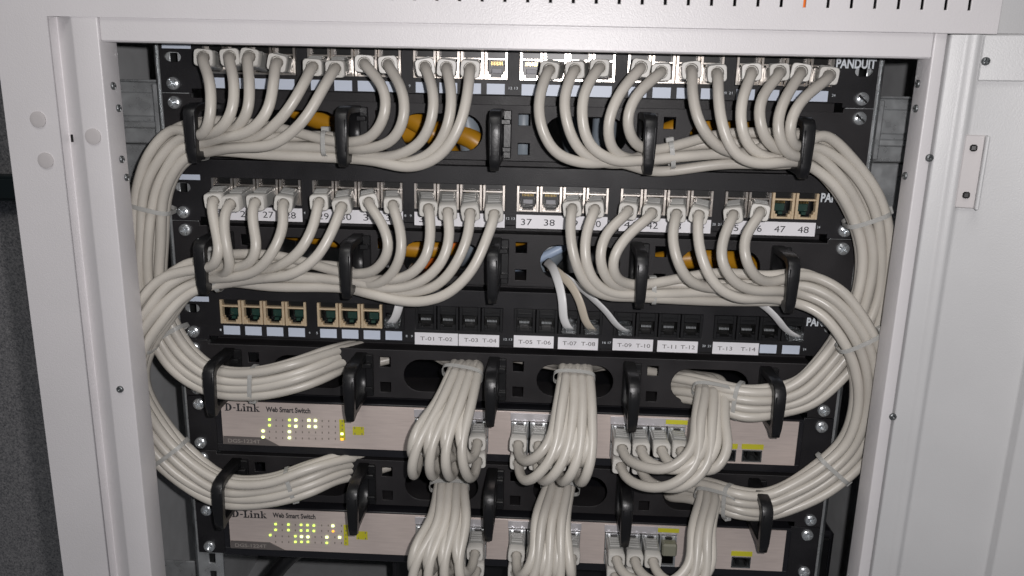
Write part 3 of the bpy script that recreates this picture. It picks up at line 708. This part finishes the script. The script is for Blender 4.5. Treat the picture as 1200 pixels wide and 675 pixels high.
def make_cable(num, drop, bundle, zb, label, group):
    row = (num - 1) if num <= 24 else num - 25
    port = Vector((JX[row], -1.0, zb + 21.3))
    dep = DEPTH[len(drop)]
    u, v = SL[num]
    vv = v * 0.9
    pts = [P(px, py, y + (vv * k)) for (px, py), y, k in zip(drop, dep, (0, 0.1, 0.3, 0.6, 0.9, 1.0))]
    end = pts[0].copy()
    d = (end - port).normalized()
    path = [port + d * 8, port + d * 16, port + d * 24.5, port + d * 29.5 + Vector((0, 0, -0.8))] + pts[1:]
    lastx = drop[-1][0]; left = bundle in 'AB'
    st = STN[bundle]; fr = FRM[bundle]
    half = len(st) // 2
    for i, (c, n) in enumerate(fr):
        if i < half - 2:
            if left and st[i][0] > lastx - 16: continue
            if not left and st[i][0] < lastx + 16: continue
        jit = 1.15 if 0 < i < len(fr) - 1 else 0
        tight = 0.80 if i >= len(fr) - 3 else (0.86 if i > half + 1 else 0.95)
        path.append(c + n * (u * tight + random.uniform(-jit, jit)) + Vector((0, v * tight + random.uniform(-jit, jit) + (random.uniform(-3, 3) if i in (len(fr) - 2, len(fr) - 3) else 0), 0)))
    sw, g, (col, r) = assign[num]
    hp, mp_ = HOLE[(sw, g)]; h = P(*hp); m_ = P(*mp_)
    zsw = -6 * U if sw == 1 else -8 * U
    sp = Vector((PC[g][col], -4.0, zsw + ROWZ[r]))
    uu = (col - 1.5 + (0.45 if r else 0)) * 6.6; ncol = 4
    dv = -3.3 if r else 3.3
    last = path[-1]
    hid = Vector(((last.x + h.x) / 2, 34 + 0.6 * v, (last.z + h.z) / 2 + 0.3 * u))
    dirx = 1 if h.x > last.x else -1
    if abs(h.x - last.x) > 25: path.append(hid)
    path.append(Vector((h.x - dirx * 10 + uu * 0.5, 18 + dv, h.z - 4 + 0.2 * u)))
    path.append(Vector((h.x + uu * 0.8, 2 + dv * 0.8, h.z + 1)))
    path.append(Vector((h.x + uu * 0.84, -13 + dv, h.z + 0.5)))
    path.append(m_ + Vector((uu * 1.08 + random.uniform(-1, 1), dv + random.uniform(-.6, .6), random.uniform(-2, 2))))
    se = sp + Vector((random.uniform(-.6, .6), -25, -1.0)); ds = (se - sp).normalized()
    B = sp + ds * 25
    # U-turn in front of the plug
    tx_ = m_.x + uu * 1.08
    sh = {0: -6.0, 1: 1.0, 2: 2.0}[g]
    f1, f2, f3 = {0: (0.60, 0.32, 0.12), 1: (0.78, 0.45, 0.16), 2: (0.88, 0.55, 0.21)}[g]
    za, zc = {0: (20, 7), 1: (16, 5), 2: (14, 1)}[g]
    path.append(Vector((B.x + (tx_ - B.x) * f1 + sh, -56 - 4 * r, B.z + za + 6 * r)))
    path.append(Vector((B.x + (tx_ - B.x) * f2 + sh * 0.8, -60 - 3 * r, B.z + zc + 3 * r)))
    path.append(Vector((B.x + (tx_ - B.x) * f3 + sh * 0.3, -51 - 2 * r, B.z - 2.0)))
    path.append(sp + ds * 34 + Vector(((tx_ - B.x) * 0.03, 0, -2.0))); path.append(sp + ds * 24); path.append(sp + ds * 12)
    cl = spline(path, 3.2, 5)
    cb = link('patch_cable', tube_mesh('patch_cable', cl, RC), 'cable')
    tag(cb, label, 'patch cable', group)
    add_plug(cb, port, port + d, random.uniform(-.22, .22)); add_plug(cb, sp, sp + ds, random.uniform(-.06, .06))
    return cb
ORD = ['first','second','third','fourth','fifth','sixth','seventh','eighth','ninth','tenth','eleventh','twelfth','thirteenth','fourteenth','fifteenth','sixteenth','seventeenth','eighteenth','nineteenth','twentieth','twenty-first','twenty-second','twenty-third','twenty-fourth']
NUM = {25:'twenty-five',26:'twenty-six',27:'twenty-seven',28:'twenty-eight',29:'twenty-nine',30:'thirty',31:'thirty-one',32:'thirty-two',33:'thirty-three',34:'thirty-four',35:'thirty-five',36:'thirty-six',39:'thirty-nine',40:'forty',41:'forty-one',42:'forty-two',43:'forty-three',44:'forty-four',45:'forty-five',46:'forty-six'}
for dct, b in ((DROP1L, 'A'), (DROP1R, 'C')):
    for n in dct:
        make_cable(n, dct[n], b, 0, 'pale grey cable in the blank-label panel\'s %s socket from its sticker end' % ORD[n - 1], 'pale grey patch cables')
for dct, b in ((DROP2L, 'B'), (DROP2R, 'D')):
    for n in dct:
        make_cable(n, dct[n], b, -2 * U, 'pale grey cable plugged in above the printed number %s' % NUM[n], 'pale grey patch cables')

# thin flat cords of the T panel
FLATS = [(7, 'flat', [(464.5,371,-14),(467,360,-17),(471,348,-13),(477,333,-4),(480,322,5),(486,312,22)], 'flat white cord in the eighth socket of the T-labelled panel, beside label T-01'),
         (14, 'flat', [(661,377,-14),(659,352,-16),(655,333,-10),(651,322,-3),(648,314,6),(640,306,24)], 'flat white cord rising straight up from socket T-07'),
         (15, 'flatcream', [(687,379,-14),(679,352,-17),(669,334,-12),(659,324,-4),(652,318,5),(642,312,24)], 'flat cream cord curving up from socket T-08'),
         (16, 'flat', [(724,383,-14),(712,367,-17),(699,354,-14),(684,341,-8),(668,328,-1),(655,320,8),(644,316,24)], 'flat white cord slanting up from socket T-09'),
         (23, 'flat', [(921,387,-14),(913,376,-19),(902,364,-18),(885,352,-10),(868,340,-3),(850,328,6),(835,318,22)], 'flat white cord in the end socket of the T-labelled panel, beside the bracketed lettering')]
FLATS[-1] = FLATS[-1][:3] + ('flat white cord in the T-labelled panel\'s last socket, next to the maker\'s lettering',)
CPL = boxes('plug', [((-5, -9, -4.4), (5, 6, 2.0)), ((-2.6, -12, -2.6), (2.6, -8.6, 0.8)), ((-4.6, -7, -5.6), (-2.6, 0, -4.2)), ((2.6, -7, -5.6), (4.6, 0, -4.2))], 0.4); CPL.materials.append(M['clear'])
for i, mt, pp, lab in FLATS:
    port = Vector((JX[i], -1, -4 * U + 22.5 - 1))
    path = [port + Vector((0, -6, -0.8)), port + Vector((0, -11, -0.6))] + [P(*q) for q in pp]
    cb = link('flat_cord', tube_mesh('flat_cord', spline(path, 2.5, 4), 2, 12, (3.3, 1.0), side=Vector((0, -0.4, 1))), mt)
    tag(cb, lab, 'phone cord', 'thin flat phone cords'); link('plug', CPL, None, cb, port)

# ------------------------------------------------------------------ nylon ties round the bundles
def tie(bundle, i, f, label, wu=4, wv=3, scale=1.0):
    (c0, n0), (c1, n1) = FRM[bundle][i], FRM[bundle][i + 1]
    c = c0.lerp(c1, f); n = n0.lerp(n1, f).normalized(); t = (c1 - c0).normalized()
    n = (n - t * n.dot(t)).normalized(); bn = t.cross(n)
    if i > len(FRM[bundle]) // 2 + 1: scale *= 0.87
    a = (wu * PITCH / 2 + 0.9) * scale; b = (wv * PITCH * 0.93 / 2 + 0.9) * scale
    loop = []
    for k in range(40):
        q = 2 * math.pi * k / 40
        e = 0.55
        loop.append(c + n * (a * math.copysign(abs(math.cos(q)) ** e, math.cos(q))) + bn * (b * math.copysign(abs(math.sin(q)) ** e, math.sin(q))))
    me = tie_band(loop, c, t)
    o = link('cable_tie', me, 'tie'); tag(o, label, 'cable tie', 'clear nylon cable ties')
    head = c + n * (a + 1.2)
    hm = boxes('tie_head', [((-2.6, -2.6, -1.6), (2.6, 2.6, 1.6))], 0.4); h = link('tie_head', hm, 'tie', o, head)
    h.rotation_mode = 'QUATERNION'; h.rotation_quaternion = n.to_track_quat('Z', 'Y')
    return o
def tie_band(loop, c, t, wd=1.5, th=0.5):
    N = len(loop); V = []; Fc = []
    for p in loop:
        o = (p - c); o = (o - t * o.dot(t)).normalized()
        for s, k in ((-1, 0), (1, 0), (1, 1), (-1, 1)): V.append((p + t * (s * wd) + o * (th * k)) * MM)
    for i in range(N):
        a = 4 * i; b = 4 * ((i + 1) % N)
        for k in range(4): Fc.append((a + k, a + (k + 1) % 4, b + (k + 1) % 4, b + k))
    me = bpy.data.meshes.new('cable_tie'); me.from_pydata(V, [], Fc); me.update(); return me
tie('A', 2, 0.35, 'clear nylon tie at the ring below the blank-label panel\'s first socket')
tie('A', 0, 0.15, 'clear nylon tie near the ring below the blank-label panel\'s sixth socket', 2.4, 2.6, 0.9)
tie('A', 5, 0.35, 'clear nylon tie on the upper upright bundle at the sticker ends of the panels')
tie('A', 8, 0.3, 'clear nylon tie where the upright bundle at the panels\' sticker ends curves inward')
tie('A', 10, 0.95, 'clear nylon tie on the bundle just above the upper switch\'s lettering')
tie('B', 2, 0.25, 'clear nylon tie at the ring below socket number 25')
tie('B', 5, 0.85, 'clear nylon tie where the bundle below socket 25 turns downward beside the post')
tie('B', 8, 0.6, 'clear nylon tie on the sloping bundle beside the upper switch\'s ear')
tie('B', 11, 0.5, 'clear nylon tie on the bundle just above the lowest switch\'s lettering')
tie('C', 0, 0.25, 'clear nylon tie beside the ring below the blank-label panel\'s eighteenth socket', 2.6, 2.6, 0.9)
tie('C', 5, 0.25, 'clear nylon tie on the upper upright bundle on the door side')
tie('C', 12, 0.2, 'clear nylon tie on the bundle beside the upper switch\'s module slots')
tie('D', 0, 0.12, 'clear nylon tie beside the ring below socket number 42', 2.4, 2.2, 0.9)
tie('D', 5, 0.3, 'clear nylon tie on the door-side bundle beside the T-labelled panel', 4, 2.3)
tie('D', 8, 0.65, 'clear nylon tie on the sloping door-side bundle beside the upper switch', 4, 2.3)
tie('D', 12, 0.3, 'clear nylon tie on the bundle above the lowest switch\'s module slot', 4, 2.3)
def hang_tie(key, label, dz=0.0):
    hp, mp_ = HOLE[key]; h = P(*hp); m_ = P(*mp_); c = h.lerp(m_, 0.06) + Vector((0, -1, dz)); t = (m_ - h).normalized()
    n = Vector((1, 0, 0)); n = (n - t * n.dot(t)).normalized(); bn = t.cross(n); a, b = 14.5, 7.4
    loop = []
    for k in range(40):
        q = 2 * math.pi * k / 40
        loop.append(c + n * (a * math.copysign(abs(math.cos(q)) ** 0.6, math.cos(q))) + bn * (b * math.copysign(abs(math.sin(q)) ** 0.6, math.sin(q))))
    o = link('cable_tie', tie_band(loop, c, t), 'tie'); tag(o, label, 'cable tie', 'clear nylon cable ties')
NMS = {(1,0): 'upper switch\'s port block nearest its indicators', (1,1): 'upper switch\'s middle port block', (1,2): 'upper switch\'s port block nearest its module slots',
       (2,0): 'lowest switch\'s port block nearest its indicators', (2,1): 'lowest switch\'s middle port block', (2,2): 'lowest switch\'s port block nearest its module slot'}
for k in NMS: hang_tie(k, 'clear nylon tie on the bundle over the ' + NMS[k])

# ------------------------------------------------------------------ installation cables behind the upper managers
def rear(pts, r, m, label, name='rear_cable'):
    o = link(name, tube_mesh(name, spline(pts, 5, 4), r, 12), m); tag(o, label, 'cable', 'thick cables behind the managers'); return o
rear([(-215, 60, 20), (-150, 55, -18), (-80, 48, -26), (-40, 36, -24), (-22, 34, -34), (0, 60, -60)], 7.5, 'amber', 'thick yellow cable behind the manager under the blank-label panel')
rear([(-60, 80, 30), (-40, 46, 2), (-33, 40, -22), (-28, 46, -50), (-20, 80, -70)], 9, 'rear', 'blue-grey cable dropping behind the blank-label panel\'s manager oval')
rear([(-120, 70, 20), (-85, 44, -10), (-62, 38, -22), (-52, 40, -34), (-40, 70, -60)], 8, 'amber', 'yellow cable looping across the manager oval under sockets nine and ten')
rear([(36, 80, 30), (38, 44, 0), (44, 36, -24), (52, 44, -46), (56, 80, -70)], 10, 'rear', 'blue-grey cable crossing the manager oval under socket fifteen')
rear([(60, 80, 34), (66, 46, 0), (66, 40, -24), (64, 48, -50), (60, 80, -70)], 9, 'rear', 'blue-grey cable crossing the manager oval under socket sixteen')
rear([(4, 70, 40), (7, 40, -2), (7, 36, -24), (8, 40, -48), (10, 70, -80)], 8, 'rear', 'blue-grey cable behind the small square holes below socket thirteen')
rear([(80, 60, -50), (104, 40, -24), (130, 40, -14), (160, 44, -18), (190, 60, -4)], 7, 'amber', 'yellow cable behind the manager below sockets seventeen to twenty')
rear([(-215, 60, -96), (-160, 44, -104), (-120, 40, -108), (-60, 38, -112), (-30, 50, -108), (0, 44, -103), (30, 60, -98)], 7, 'amber', 'yellow cable behind the manager under the numbered panel')
rear([(-80, 70, -140), (-54, 42, -118), (-46, 38, -108), (-38, 60, -96)], 5, 'orange', 'orange cable crossing the manager oval below sockets 33 and 34')
rear([(-15, 60, -150), (2, 44, -126), (24, 38, -116), (40, 38, -107), (70, 60, -92)], 3.6, 'stripe', 'pale blue cable slanting across the oval above socket T-07')
rear([(10, 74, -140), (25, 60, -118), (30, 58, -112), (42, 70, -90)], 14, 'rear', 'fat blue-grey cable seen in the oval above socket T-07')
rear([(90, 60, -128), (120, 42, -116), (148, 38, -112), (175, 44, -116), (200, 60, -130)], 8, 'amber', 'yellow cable in the oval below sockets 43 to 46')
rear([(-40, 60, -125), (-30, 40, -112), (-22, 38, -100), (-15, 60, -90)], 6, 'rear', 'blue-grey cable in the oval below sockets 35 and 36')
oc = rear([(171.5, -54, 48), (171.6, -54, 66), (171.8, -50, 90), (172, -20, 104)], 3.0, 'orange', 'orange cable showing through one slot of the cabinet\'s top edge', 'orange_cable')
# black equipment below the lowest switch
bxr = empty('equipment_case', (60, 150, ZB + 3))
tag(bxr, 'black equipment case standing in the dark space below the lowest switch', 'equipment')
link('case_body', boxes('case_body', [((-165, -60, 0), (230, 250, 190))], 3), 'bezel', bxr)
link('case_front', boxes('case_front', [((-160, -64, 6), (225, -60.2, 186))], 1), 'plastic', bxr)
link('case_handle_glint', boxes('case_handle_glint', [((-134, -74, 150), (-130, -64.2, 182)), ((-134, -78, 146), (-130, -73.8, 186))], 1), 'zinc', bxr)  # zinc bars added to put a glossy glint on the case
pc = [P(372, 634, 60), P(345, 648, 55), P(322, 672, 50), P(300, 705, 50), P(290, 740, 60)]
tag(link('power_cable', tube_mesh('power_cable', spline(pc, 4, 3), 7), 'plastic'), 'thick black cable hanging below the lowest switch', 'cable')
